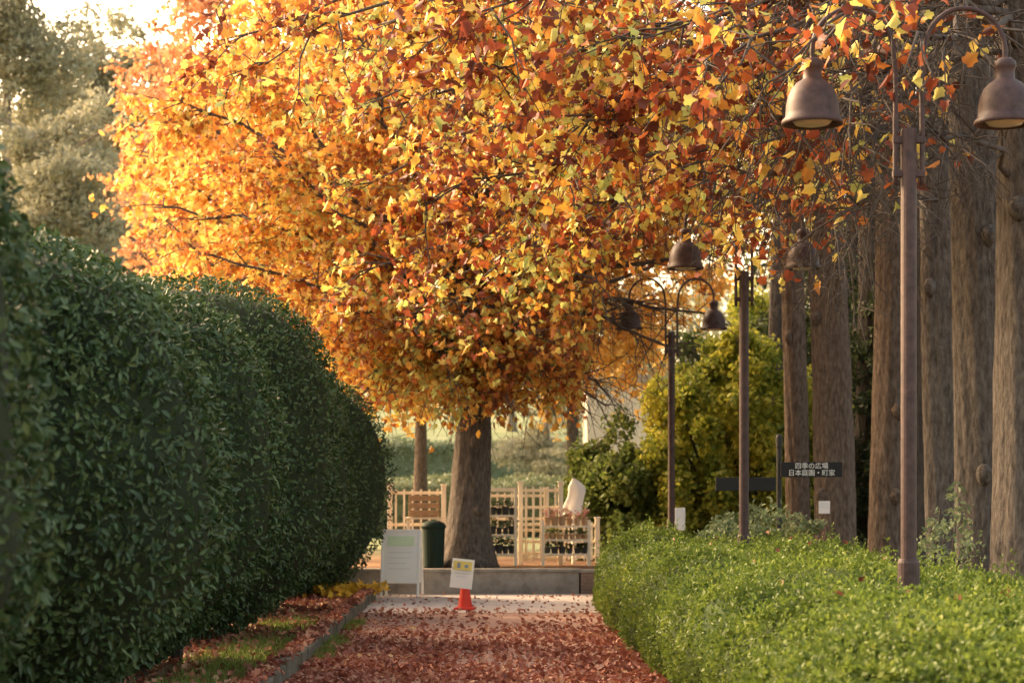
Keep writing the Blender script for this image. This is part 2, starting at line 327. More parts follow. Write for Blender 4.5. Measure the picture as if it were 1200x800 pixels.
while y<29.6:
    L=.6; kb.box((KX+rng.normal(0,.012),y+L/2,.055+rng.normal(0,.014)),(.15,L-.014,.2),rz=rng.normal(0,.018)); y+=L
tag(kb.build('kerb',M['kerb'],bevel=.015),kind='structure')
tag(MB().box((-5.6,31.0,.17),(14.0,.17,.36)).box((-5.6,31.0,.367),(14.06,.23,.05)).build('retaining_wall',M['concrete'],bevel=.01),'low grey concrete retaining wall in front of the big central trunk','wall')
bw=thing('brick_wall','short brown brick wall section continuing the grey low wall to the right','wall',(2.4,31.0,0))
MB().box((2.6,31.0,.16),(2.35,.2,.34)).build('wall',M['brick'],bw); MB().box((2.6,31.0,.357),(2.39,.25,.05)).build('coping',M['concrete'],bw,bevel=.01)
# ---------------------------------------------------------------- fallen leaves, grass
n=38000; P=np.stack([rng.uniform(KX+.08,1.5,n),9+17.5*rng.random(n),np.full(n,.018)+rng.random(n)*.02],1)
dens=(.08+.75*np.clip((24.0-P[:,1])/8.5,0,1))*(.6+.4*np.sin(P[:,0]*2.3+np.sin(P[:,1]*1.1)*1.4)*np.sin(P[:,1]*.9+1)+.2)
P=P[rng.random(n)<dens]
tag(leaves('fallen_leaves',P,rng.uniform(.028,.066,len(P)),M['litter'],None,MAPLE,down=0,N=np.tile(A(0,0,1.6),(len(P),1))),'red brown fallen leaves carpeting the path','leaves',kind='stuff')
n=400; P=np.stack([rng.uniform(-4,3,n),rng.uniform(26,30.8,n),np.full(n,.022)],1)
tag(leaves('paving_leaves',P,rng.uniform(.03,.06,n),M['litter'],None,MAPLE,down=0,N=np.tile(A(0,0,2),(n,1))),'few brown fallen leaves on the pale cross path','leaves',kind='stuff')
n=5200; P=np.stack([rng.uniform(-4.5,KX-.1,n),rng.uniform(9,30,n),.065+rng.random(n)*.03],1)
tag(leaves('bed_leaves',P,rng.uniform(.04,.08,n),M['litter'],None,MAPLE,down=0,N=np.tile(A(0,0,1.5),(n,1))),'brown fallen leaves on the soil under the tall dark shrubs','leaves',kind='stuff')
n=1500; P=np.stack([rng.normal(KX-.01,.045,n),rng.uniform(9,29.5,n),.165+rng.random(n)*.015],1)
tag(leaves('kerb_leaves',P,rng.uniform(.03,.065,n),M['litter'],None,MAPLE,down=0,N=np.tile(A(0,0,2),(n,1))),'brown fallen leaves lying on the kerb stones','leaves',kind='stuff')
n=420; P=np.stack([rng.normal(-2.0,.2,n),rng.normal(29.3,.45,n),.09+rng.random(n)*.1],1)
tag(leaves('yellow_leaf_pile',P,rng.uniform(.08,.13,n),M['yellowlitter'],None,MAPLE,down=0,N=np.tile(A(0,0,1.3),(n,1))),'yellow fallen leaves heaped at the far end of the kerb','leaves',kind='stuff')
n=7500; cx=rng.choice([15.4,17.2,19.5,22.5,13.6,18.2],n); P=np.stack([rng.normal(-2.15,.2,n),cx+rng.normal(0,.6,n),np.full(n,.05)],1); P=P[P[:,0]<KX-.1]
tag(leaves('grass_tufts',P,rng.uniform(.05,.11,len(P)),M['grass'],None,BLADE,down=0,up=1.6),'short green grass along the left kerb','grass',kind='stuff')
n=1500; P=np.stack([rng.normal(KX+.15,.05,n),rng.choice([19.0,20.4,23.2],n)+rng.normal(0,.4,n),np.full(n,.012)],1)
tag(leaves('kerb_weeds',P,rng.uniform(.05,.1,n),M['grass'],None,BLADE,down=0,up=1.4),'thin weeds growing against the path side of the kerb','weeds',kind='stuff')
# ---------------------------------------------------------------- tall dark shrubs, left
SHL=['nearest dark clipped shrub, cut off by the left edge of the photo','second tall dark shrub from the camera in the left row','third tall dark shrub from the camera in the left row','fourth tall dark shrub from the camera in the left row','fifth tall dark shrub from the camera, next to last in the left row','farthest tall dark shrub, beside the white A-frame board']
SH=[(8.1,3.56,-1.74,1.75,32000),(12.2,3.1,-1.54,1.8,42000),(16.6,3.3,-1.62,1.8,36000),(20.9,3.78,-1.46,1.85,30000),(25.3,3.5,-1.56,1.8,24000),(29.6,3.4,-1.36,2.0,20000)]
for i,(dy,H,xr,ry,nl) in enumerate(SH):
    rx=1.75; c=A(xr-rx,dy,(H-.3)/2); r=(rx,ry,(H+.3)/2); e=(2.0,2.6)
    t=thing('clipped_shrub',SHL[i],'shrub',(c[0],dy,0),group='tall clipped shrubs in the dark row on the left')
    def inset(p):
        tp=np.clip((1.25-p[:,2])/1.25,0,1)**1.4; p[:,0]-=(.75 if i<5 else .45)*tp*np.sign(p[:,0]-c[0])*np.minimum(np.abs(p[:,0]-c[0]),1); return p
    p,nr=sup(nl,c,r,e,.07,i*1.9,.08); p=inset(p); k_=p[:,2]>.12; p,nr=p[k_],nr[k_]
    leaves('foliage',p,rng.uniform(.038,.072,len(p)),M['camellia'],t,OVAL,down=.55,N=nr,nj=.7)
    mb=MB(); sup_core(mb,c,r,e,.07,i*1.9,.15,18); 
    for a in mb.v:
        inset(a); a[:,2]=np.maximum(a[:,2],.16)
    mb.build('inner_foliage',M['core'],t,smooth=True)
    for k in range(4):
        b=A(c[0]+rng.uniform(-.2,.75),dy-1.1+.75*k+rng.normal(0,.1),.02)
        MB().tube([b,b+A(.03,.02,.3),b+A(.0,.08,.75)],[.06,.045,.04],8).build('stem',M['barkdark'],t,smooth=True)
# ---------------------------------------------------------------- low bright hedge, right
t=thing('low_hedge','long low bright green clipped hedge bordering the right side of the path','hedge',(2.8,19,0))
c=A(2.79,18.8,.34); r=(1.4,12.2,.55)
def hz(p):
    u=np.clip((p[:,2]-.2)/.5,0,1)
    p[:,2]+=u*(.09*np.sin(p[:,1]*1.3)+.07*np.sin(p[:,1]*2.9+p[:,0]*2)+.06*np.sin(p[:,0]*4+p[:,1])+.04*np.sin(p[:,1]*7+p[:,0]*5)-.01*np.clip(20-p[:,1],0,12))
    p[:,0]+=.05*np.sin(p[:,1]*2.1+p[:,2]*3)+.04*np.sin(p[:,1]*4.7+1)
    return p
p,nr=sup(185000,c,r,3.2,.09,3.3,.05,skip=((2,-1),)); k_=(p[:,2]>0.0); p,nr=hz(p[k_]),nr[k_]
leaves('foliage',p,rng.uniform(.026,.056,len(p)),M['lime'],t,SMALL,down=-.45,N=nr,nj=.9)
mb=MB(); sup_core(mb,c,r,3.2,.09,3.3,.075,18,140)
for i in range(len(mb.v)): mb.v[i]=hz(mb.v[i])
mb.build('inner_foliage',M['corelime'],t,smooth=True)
sp=[]; m=14; NS=3600
for i in range(NS):
    q_=int(rng.integers(0,len(p)))
    if nr[q_,2]<.1: continue
    b=p[q_]; L=rng.uniform(.05,.2)
    sp.append(b+np.linspace(0,1,m)[:,None]*A(rng.normal(0,.05)-.03*(nr[q_,0]<-.3),rng.normal(0,.05),L)+rng.normal(0,.01,(m,3)))
sp=np.concatenate(sp); leaves('new_shoots',sp,rng.uniform(.024,.046,len(sp)),M['lime'],t,SMALL,down=-.6)
P=np.stack([rng.uniform(1.9,3.5,50),rng.uniform(10,29,50),np.full(50,.93)],1); P=hz(P.copy())
tag(leaves('hedge_top_leaves',P,rng.uniform(.04,.07,len(P)),M['litter'],None,MAPLE,down=0,N=np.tile(A(0,0,1.2),(len(P),1))),'scattered fallen red leaves lying on top of the low hedge','leaves',kind='stuff')
# ---------------------------------------------------------------- bushes behind the hedge
def bush(name,label,blobs,n,size,mat,cat='bush',tm=OVAL,k=14,down=.3,group=None,sub=.36,inner=.55):
    c=np.mean([b[0] for b in blobs],0); z0=.36 if c[1]>31.1 else 0
    t=thing(name,label,cat,(c[0],c[1],z0),group=group)
    P=clumps(blobs,n,k,sub,inner); leaves('foliage',P,rng.uniform(size*.7,size*1.3,len(P)),mat,t,tm,down=down)
    mb=MB()
    for b in blobs:
        for j in range(3):
            s=A(c[0]+rng.normal(0,.1),c[1]+rng.normal(0,.1),z0-.02); e=np.array(b[0])+rng.normal(0,.25,3)*np.array(b[1]); mb.tube([s,(s+e)/2+A(0,0,.1),e],[.035,.025,.01],6)
    mb.build('stem',M['barkdark'],t,smooth=True); return t
bush('round_bush','dark green round bush just beyond the far end of the low hedge',[((2.25,35.5,1.35),(.85,.9,1.1)),((2.65,36,2.0),(.8,.8,.9)),((1.75,36,1.0),(.55,.7,.7)),((3.0,36.6,1.2),(.7,.7,.9)),((1.9,36.3,1.7),(.6,.6,.7))],20000,.09,M['olive'],tm=ROUND,k=20,sub=.4)
bush('golden_bush','tall yellow green bush behind the farthest lamp post',[((3.4,35.4,1.5),(.95,.9,1.1)),((3.9,35.6,2.5),(1.0,.9,1.0)),((3.55,36,3.2),(.75,.8,.75)),((4.8,35.4,1.6),(1.0,.9,1.2)),((4.9,35.6,3.0),(.9,.8,1.0)),((4.3,35.3,1.0),(1.3,.8,.8)),((4.4,36,3.9),(.6,.6,.7)),((5.3,35.8,2.3),(.6,.6,.8))],34000,.095,M['yellowgreen'],tm=ROUND,k=16,sub=.36,inner=.7)
bush('tall_bush','deep green tall bush filling behind the yellow green bush',[((4.2,39,1.8),(1.2,.9,1.5)),((5.0,39.3,2.6),(1.4,1,1.7)),((4.7,39.5,3.7),(1.1,.9,1.0)),((5.8,39,1.8),(1.1,.9,1.5)),((5.7,39.4,4.0),(1.0,.9,1.0))],26000,.11,M['olive'],tm=ROUND,k=22,sub=.42)
bush('loose_bush','olive green loose bush between the signpost and the yellow green bush',[((6.0,41.5,1.6),(1.2,1,1.3)),((6.3,42,3.0),(1.3,1.1,1.5)),((5.8,42,4.4),(1.0,1.,1.2))],17000,.1,M['yellowgreen'],tm=ROUND,k=20,sub=.42)
bush('pale_shrub','low pale leaved shrub poking above the hedge beside the middle lamp post',[((3.05,25.5,.85),(.5,.8,.42)),((3.6,25.0,.95),(.55,.7,.4)),((3.4,26.5,1.0),(.45,.5,.38))],4200,.07,M['pale'])
bush('sprouting_shrub','thin pale sprouting shrub between nearest lamp post and the right trunks',[((4.1,18.6,1.0),(.35,.5,.45)),((4.35,19.4,1.1),(.25,.3,.5))],600,.06,M['pale'])
for i,(px,py,d,rr,hh,lab) in enumerate([(985,470,38,1.5,6.4,'dark evergreen behind the two warm brown trunks'),(1062,430,36,1.5,6.8,'dark evergreen filling the gap behind nearest lamp post'),(1140,450,34,1.7,6.4,'dark evergreen behind the cluster of grey trunks at right'),(1230,450,33,1.7,6.4,'dark evergreen at the right edge, mostly behind the outermost trunk')]):
    x=(px-VX)*d/F; bl=[]
    for k in range(8):
        z=.6+hh*k/8; q=rr*(1.1-.65*k/8); bl.append(((x+rng.normal(0,.2),d+rng.normal(0,.2),z),(q,q,hh/10)))
    bush('evergreen_shrub','tall '+lab,bl,17000,.11,M['evergreen'],cat='evergreen',k=18)
# ---------------------------------------------------------------- right-hand trees
LAMPB=[(905,968,245,315,24),(765,825,248,315,24),(712,754,320,402,33.5),(806,858,320,402,33.5)]
def low_edge(P,xk,yk,dens=None):
    # the drooping crowns are trimmed clear of the path and of the lamp heads
    px=VX+P[:,0]*F/P[:,1]; py=VY-(P[:,2]-CH)*F/P[:,1]
    k=py<np.interp(px,xk,yk)+rng.normal(0,16,len(P))
    if dens: k&=rng.random(len(P))<np.interp(px,*dens)
    for x0,x1,y0,y1,dd in LAMPB:
        k&=~((px>x0)&(px<x1)&(py>y0)&(py<y1)&(P[:,1]<dd)&(rng.random(len(P))<.93))
    return P[k]
EX=[100,180,270,360,400,450,560,640,690,705,725,750,785,820,900,960,1000,1200]; EY=[20,70,150,260,410,475,475,460,430,350,320,310,285,310,330,320,280,200]
RT=[
 (1201,76,4.85,'bark','grey trunk tree cut by the right edge of the photo, nearest of the row',0),
 (1150,60,4.95,'bark','thick grey trunk tree with a knot, second from the right edge',0),
 (1112,48,5.25,'bark','slim grey trunk tree touching the thick one on its right',0),
 (1083,42,6.1,'barkdark','dark thin trunk tree half hidden just behind the nearest lamp post',0),
 (1037,43,5.05,'barkwarm','straight warm brown trunk tree just left of the nearest lamp post',0),
 (981,46,5.1,'barkwarm','stout brown trunk tree with a small paper notice on its bark',-.22),
 (936,28,5.1,'barkwarm','slim brown trunk tree directly behind the black signboard',0),
 (910,17,5.25,'bark','pale thin trunk tree left of the slim brown one, farthest in the row',.1),
 (1176,34,6.3,'barkdark','dark trunk tree filling the gap behind the two rightmost grey trunks',0),
 (1009,25,6.6,'barkdark','dark slim trunk tree between the stout brown and straight brown trunks, set back',.05),
 (1061,24,7.0,'barkdark','dark set back trunk tree just left of the nearest lamp pole',.05),
 (1133,26,7.2,'barkdark','dark set back trunk tree showing between the slim and thick grey trunks',0)]
TG=[[(760,60,17),(900,-30,18),(540,10,17.5),(680,140,18.5),(1010,165,16.8),(1000,-60,17.5),(930,40,14.1),(1010,-10,13.8),(1060,80,14.1),(960,170,18),(880,150,18),(820,90,16)],
    [(430,20,20),(620,170,20),(800,150,19),(310,70,21),(950,20,20),(560,60,20),(900,220,20),(480,110,19)],
    [(400,140,23),(500,230,23),(700,240,23),(600,90,23),(260,40,24),(820,60,22),(980,220,22.5),(820,220,22.5)],
    [(880,40,27),(700,20,27),(520,120,28),(900,200,27)],
    [(440,320,25),(600,310,25),(680,260,26),(410,220,26),(850,220,25),(520,360,26),(950,230,25),(900,120,25)],
    [(780,200,29),(600,220,30),(680,180,29),(880,240,29)],
    [(800,130,33),(720,180,33),(860,170,33)],
    [(760,140,36),(820,160,36)],
    [(1020,60,24)],[(930,60,36)],[(960,40,30)],[(1000,60,28)]]
# long bare drooping branches: tree index -> targets
BT={0:[(1000,250,17.2),(900,110,15.5),(870,190,16.5),(960,130,15)],1:[(980,300,20.3),(850,90,19.5),(870,200,19)],2:[(870,240,22.5),(985,330,22.8),(760,120,21)],4:[(850,250,25.6),(975,340,25.6)]}
for i,(px,wd,X,bk,lab,lean) in enumerate(RT):
    d=X*F/(px-VX); r=wd*d/F/2
    t=thing('autumn_tree',lab,'tree',(X,d,0),group='autumn trees in a row behind the low hedge')
    H=10.5; trunk(t,(X,d,0),(X+lean*1.6,d,H),r*1.0,r*.88,M[bk],seed=i*1.3,flare=1.25,flute=.05)
    LP=[]; dump=[]
    for (qx,qy,qd) in TG[i]:
        e=at(qx,qy,qd); z0=min(max(e[2]+rng.uniform(.6,2.0),5.0 if i<3 else 6.8),9.6)
        if i==0 and qx==1010 and qy==165: z0=e[2]-.1
        s=A(X+lean*1.6*z0/H-r*.3,d,z0); L=np.linalg.norm(e-s); fr=qd<14.5
        limb(t,s,e,.02+.004*L,.007,.25+.05*L,LP,twigs=int(10+L*3.3),tl=.8 if fr else 1.15,bare=.4 if fr else .26,subs=5,nl=9)
    for (qx,qy,qd) in BT.get(i,[]):
        e=at(qx,qy,qd); z0=min(e[2]+rng.uniform(1.0,1.8),9); s=A(X-r*.3,d,z0); L=np.linalg.norm(e-s)
        limb(t,s,e,.012+.0035*L,.005,.3,dump,twigs=int(8+L*3.5),tl=1.0,bare=.55,subs=5,nl=2,vert=.8)
    P=np.concatenate(LP)
    if dump:
        Q=np.concatenate(dump); P=np.concatenate([P,Q[rng.random(len(Q))<.5]])
    P=low_edge(P,EX,EY,([0,600,700,800,880,950,1010,1080,1200],[1,.9,.74,.57,.43,.28,.14,.07,.06]))
    leaves('crown',P,rng.uniform(.058,.125,len(P)),M['rust' if i in (0,2,3,5,8,9,10,11) else 'near'],t,MAPLE,down=.45,flatn=.2)
# ---------------------------------------------------------------- central and left autumn trees
def big_tree(label,base,r0,fork,cz,R,nl_limbs,mat,bark,twigs=26,nl=7,subs=4,size=(.09,.17),tl=1.3,flare=1.5,zlo=-.9,lmat=None,edge=None,lr=.24,extra=()):
    base=np.array(base,float); t=thing('autumn_tree',label,'tree',base)
    trunk(t,base,base+A(.15,0,cz+R[2]*.35-base[2]),r0,r0*.35,bark,seed=base[0],flare=flare)
    LP=[]
    for i in range(nl_limbs+len(extra)):
        if i<nl_limbs:
            z=zlo+(1-zlo)*((i+.5)/nl_limbs); a=i*2.39996; q=math.sqrt(max(0,1-min(abs(z),1)**2)); u=A(q*math.cos(a),q*math.sin(a),z)
            e=A(base[0],base[1],cz)+np.array(R)*u*rng.uniform(.72,1.0)
            z0=fork+rng.uniform(0,.5)*(cz-fork)+max(0,u[2])*.8*R[2]*.35
        else: e=at(*extra[i-nl_limbs]); z0=fork+1.2
        s=A(base[0],base[1],z0); L=np.linalg.norm(e-s)
        limb(t,s,e,r0*lr,.012,.14*L,LP,twigs=int(twigs*max(L,3)/4.5),tl=tl,bare=.1,subs=subs,nl=nl,mat=lmat)
    P=np.concatenate(LP)
    if edge: P=low_edge(P,*edge)
    leaves('crown',P,rng.uniform(size[0],size[1],len(P)),mat,t,MAPLE,down=.45,flatn=.2); return t
big_tree('central autumn tree with thick brown trunk and golden crown standing behind the low wall',(-.33,32.4,.36),.33,3.2,6.2,(5.9,3.6,4.6),39,M['gold'],M['bark'],twigs=33,nl=9,size=(.065,.13),zlo=-.9,flare=1.6,lr=.16,edge=([100,200,300,400,470,680,695,715,800,900],[230,300,385,465,485,475,400,325,290,260]),extra=[(460,440,30.6),(520,420,30.2),(585,430,30.4),(640,445,30.8),(545,455,30.6),(490,390,29.8),(610,390,29.8)])
big_tree('golden amber tree rising behind the tall dark shrubs on the left',(-3.8,43,.37),.3,3,7.6,(3.6,3.6,5.9),32,M['amber'],M['bark'],twigs=27,nl=8,size=(.09,.17),tl=1.4,zlo=-.8)
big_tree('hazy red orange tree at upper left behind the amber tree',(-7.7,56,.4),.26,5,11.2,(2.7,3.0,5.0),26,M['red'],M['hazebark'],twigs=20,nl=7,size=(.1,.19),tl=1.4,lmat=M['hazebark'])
big_tree('orange tree far behind the central trunk with leaves over the pale house',(2.1,49,.37),.17,4.2,7.5,(3.7,3.2,4.2),20,M['amber'],M['bark'],twigs=26,nl=9,size=(.09,.17),tl=1.4)
# ---------------------------------------------------------------- far trees
def far_tree(label,px,d,z0,z1,w,mat,n,size,name='distant_tree',tr=.35,gap=14,group=None,bk='hazebark',nb=9):
    x=(px-VX)*d/F; g=.4 if d<62 else float(np.interp(d,[r[0] for r in rows],[r[1] for r in rows]))
    t=thing(name,label,'tree',(x,d,g),group=group)
    trunk(t,(x,d,g-.1),(x,d,z1-(z1-z0)*.2),tr,tr*.3,M[bk],seed=px,k=10,n=8)
    bl=[]
    for k in range(nb):
        q=k/(nb-1); z=z0+(z1-z0)*q; ww=w*(.6+.55*math.sin(math.pi*min(1,q*.85+.15)))
        bl.append(((x+rng.normal(0,.35)*w,d+rng.normal(0,.3)*w,z),(ww*.6,ww*.6,(z1-z0)*.13)))
    P=clumps(bl,n,gap,.4); leaves('crown',P,rng.uniform(size*.7,size*1.3,len(P)),mat,t,OVAL,down=.3)
    mb=MB()
    for b in bl:
        s=A(x,d,b[0][2]-1.2); mb.tube([s,(s+np.array(b[0]))/2,np.array(b[0])],[tr*.3,tr*.2,.04],5)
    mb.build('limb',M[bk],t)
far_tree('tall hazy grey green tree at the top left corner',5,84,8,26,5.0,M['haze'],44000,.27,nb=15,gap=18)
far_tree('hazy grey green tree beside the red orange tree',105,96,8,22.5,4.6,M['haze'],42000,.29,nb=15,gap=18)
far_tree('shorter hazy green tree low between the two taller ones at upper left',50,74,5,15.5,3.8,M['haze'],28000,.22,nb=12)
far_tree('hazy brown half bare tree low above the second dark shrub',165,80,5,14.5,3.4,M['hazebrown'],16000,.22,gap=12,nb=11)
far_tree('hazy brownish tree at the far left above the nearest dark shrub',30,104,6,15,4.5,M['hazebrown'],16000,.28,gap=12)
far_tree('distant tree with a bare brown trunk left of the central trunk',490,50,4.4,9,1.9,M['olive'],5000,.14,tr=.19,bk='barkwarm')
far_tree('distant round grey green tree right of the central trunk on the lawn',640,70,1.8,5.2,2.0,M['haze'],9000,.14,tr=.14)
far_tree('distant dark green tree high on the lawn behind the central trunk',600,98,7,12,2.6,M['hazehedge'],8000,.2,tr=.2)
for i,(px,lab) in enumerate([(1000,'tall dark conifer behind the stout brown trunk'),(1095,'tall dark conifer behind the slim grey trunk'),(1185,'tall dark conifer rising behind the right edge trunks')]):
    d=46+i; x=(px-VX)*d/F; t=thing('tall_conifer',lab,'conifer',(x,d,.37)); trunk(t,(x,d,.3),(x,d,14),.3,.06,M['barkdark'],seed=i)
    bl=[((x+rng.normal(0,.2),d+rng.normal(0,.2),2.5+k*1.2),(2.4*(1.05-k/12),2.4*(1.05-k/12),.8)) for k in range(11)]
    P=clumps(bl,16000,16,.4); leaves('crown',P,rng.uniform(.1,.2,len(P)),M['evergreen'],t,OVAL,down=.6)
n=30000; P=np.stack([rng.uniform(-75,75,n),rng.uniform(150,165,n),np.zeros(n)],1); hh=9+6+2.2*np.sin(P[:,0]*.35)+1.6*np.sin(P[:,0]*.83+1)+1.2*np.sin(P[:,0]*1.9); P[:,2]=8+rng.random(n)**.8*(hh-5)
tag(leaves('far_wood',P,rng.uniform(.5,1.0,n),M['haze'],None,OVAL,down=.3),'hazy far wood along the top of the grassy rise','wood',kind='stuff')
def dhedge(label,c,r,n,sz,mat):
    c=A(*c); t=thing('distant_hedge',label,'hedge',(c[0],c[1],c[2]-r[2]))
    p,nr=sup(n,c,r,4,.18,c[1],.1); leaves('foliage',p,rng.uniform(sz*.7,sz*1.3,n),mat,t,OVAL,N=nr,nj=.9)
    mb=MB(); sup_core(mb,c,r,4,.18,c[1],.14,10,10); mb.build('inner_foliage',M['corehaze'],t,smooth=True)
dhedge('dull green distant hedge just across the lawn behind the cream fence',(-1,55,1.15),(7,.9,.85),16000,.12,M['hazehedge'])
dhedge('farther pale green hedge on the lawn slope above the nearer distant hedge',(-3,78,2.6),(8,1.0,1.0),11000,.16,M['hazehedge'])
# ---------------------------------------------------------------- pale house
t=thing('pale_house','small pale cream house glimpsed behind orange leaves right of the central tree','house',(4.0,62,.5))
MB().box((4.0,63.3,2.6),(1.9,2.6,4.6)).build('wall',M['render'],t)
MB().add([(2.9,61.8,4.9),(5.1,61.8,4.9),(5.1,64.8,4.9),(2.9,64.8,4.9),(4.0,61.8,5.9),(4.0,64.8,5.9)],[(0,1,4),(1,2,5,4),(2,3,5),(3,0,4,5),(3,2,1,0)]).build('roof',M['roof'],t)
wn=MB().box((4.96,63.3,3.6),(.08,.8,1.0)).build('window',M['white'],t,bevel=.01); MB().box((5.01,63.3,3.6),(.03,.66,.86)).build('pane',M['window'],wn)
# ---------------------------------------------------------------- lamp posts
def smooth_path(pts,m=6):
    P=np.array(pts,float); P=np.vstack([2*P[0]-P[1],P,2*P[-1]-P[-2]]); out=[]
    for i in range(1,len(P)-2):
        for t in np.linspace(0,1,m,endpoint=False):
            out.append(.5*((2*P[i])+(-P[i-1]+P[i+1])*t+(2*P[i-1]-5*P[i]+4*P[i+1]-P[i+2])*t*t+(-P[i-1]+3*P[i]-3*P[i+1]+P[i+2])*t**3))
    out.append(P[-2]); return np.array(out)
lp=thing('lamp_post','nearest brown lamp post with twin bell lamps, in front of the right trunks','lamp post',(3.0,14.55,0),group='brown twin lamp posts along the low hedge',local=True)
MB().lathe((0,0,0),[(.0,0),(.16,0),(.16,.03),(.085,.05),(.08,.06),(.078,1.02),(.07,1.05),(.0,1.05)],20).build('base_sleeve',M['lamp'],lp,smooth=False)
MB().lathe((0,0,1.0),[(.056,0),(.056,3.08),(.052,3.1),(.0,3.11)],18).build('pole',M['lamp'],lp)
for sg in (-1,1):
    pth=smooth_path([(sg*.095,0,3.7),(sg*.095,0,4.1),(sg*.095,0,4.5),(sg*.14,0,4.78),(sg*.28,0,4.93),(sg*.45,0,4.95),(sg*.6,0,4.87),(sg*.675,0,4.73),(sg*.685,0,4.58)])
    ar=MB().tube(pth,.018,10).build('arm',M['lamp'],lp,smooth=True)
    MB().box((sg*.06,0,3.78),(.11,.05,.05)).box((sg*.06,0,4.02),(.11,.05,.05)).build('bracket',M['lamp'],ar,bevel=.006)
    prof=[(.018,.5),(.05,.495),(.082,.47),(.088,.44),(.082,.42),(.074,.405),(.074,.345),(.082,.335),(.125,.31),(.165,.27),(.192,.215),(.206,.15),(.211,.09),(.214,.055),(.24,.03),(.243,.0),(.225,.0),(.195,.08),(.17,.18),(.08,.27)]
    sh=MB().lathe((sg*.685,0,4.13),[(a*.9,b*.95) for a,b in prof],28).build('lamp_shade',M['lamp'],lp,smooth=True)
    MB().lathe((sg*.685,0,4.13),[(a*.9,b*.95) for a,b in [(.0,.25),(.11,.21),(.15,.12),(.16,.03),(.13,.0),(.08,-.01),(.0,-.015)]],20).build('bulb_glass',M['glass'],sh,smooth=True)
def kids(o): return [c for c in D.objects if c.parent==o]
def dup(root,loc,label,rotz=None):
    r=root.copy(); COL.objects.link(r); r.location=tuple(loc); r['label']=label
    if rotz is not None: r.rotation_euler=(0,0,rotz)
    for ch in kids(root):
        c=ch.copy(); COL.objects.link(c); c.parent=r
        for g in kids(ch):
            d=g.copy(); COL.objects.link(d); d.parent=c
    return r
dup(lp,(3.0,23.85,0),'middle brown lamp post with twin bell lamps, second along the hedge')
dup(lp,(3.0,33.2,.05),'farthest and smallest brown twin lamp post in front of yellow green bush')
# ---------------------------------------------------------------- signpost
def text_mesh(body,size,loc,mat,parent,name='lettering'):
    cu=D.curves.new('lettering','FONT'); cu.body=body; cu.size=size; cu.align_x='CENTER'; cu.align_y='CENTER'; cu.extrude=.001
    ob=D.objects.new('lettering_source',cu); COL.objects.link(ob); bpy.context.view_layer.update()
    me=D.meshes.new_from_object(ob.evaluated_get(bpy.context.evaluated_depsgraph_get())); D.objects.remove(ob)
    n=len(me.vertices); v=np.zeros(n*3); me.vertices.foreach_get('co',v); v=v.reshape(-1,3)
    w=np.stack([v[:,0],-v[:,2],v[:,1]],1)+np.array(loc)-offset(parent); me.vertices.foreach_set('co',w.astype(np.float32).ravel()); me.materials.clear(); me.update()
    return link(name,me,mat,parent)
d=26.0; b=at(913,0,d); sp=thing('signpost','dark signpost with two black direction boards lettered in white','signpost',(b[0],d,0))
MB().lathe((b[0],d,0),[(.034,0),(.034,2.1),(.042,2.11),(.042,2.24),(.028,2.27),(0,2.275)],16).build('post',M['steel'],sp,smooth=False)
z=at(0,550,d)[2]; c=A((950-VX)*d/F,d-.06,z)
bd=MB().box((c[0],c[1],z),(.78,.03,.19)).build('direction_board',M['black'],sp,bevel=.006); bd['label']='upper black board with two lines of white lettering'
text_mesh('四季の広場',.085,(c[0],c[1]-.019,z+.042),M['white'],bd)
text_mesh('日本庭園・町家',.085,(c[0],c[1]-.019,z-.045),M['white'],bd)
z=at(0,567,d)[2]; c=A((873-VX)*d/F,d-.06,z)
bd=MB().box((c[0],c[1],z),(.76,.03,.17)).build('direction_board',M['black'],sp,bevel=.006); bd['label']='lower black board on the left of the post'
# ---------------------------------------------------------------- notice on trunk, white placard
d6=5.1*F/(981-VX); p=at(966,594,d6-.35)
nt_=thing('paper_notice','small pale paper notice fixed to the stout brown trunk','notice',p)
MB().box(p,(.16,.012,.18),rx=.03).build('card',M['cloth'],nt_); MB().box(p+A(0,-.009,.05),(.11,.004,.02)).box(p+A(0,-.009,.0),(.11,.004,.012)).build('print',M['grey'],nt_)
p=at(797,608,32.3); pl=thing('white_placard','small white placard on a stake at the foot of the farthest lamp post','placard',(p[0],p[1],0))
MB().box(p,(.16,.02,.36)).build('board',M['white'],pl,bevel=.006); MB().box((p[0],p[1]+.02,p[2]/2),(.03,.02,p[2])).build('stake',M['steel'],pl)
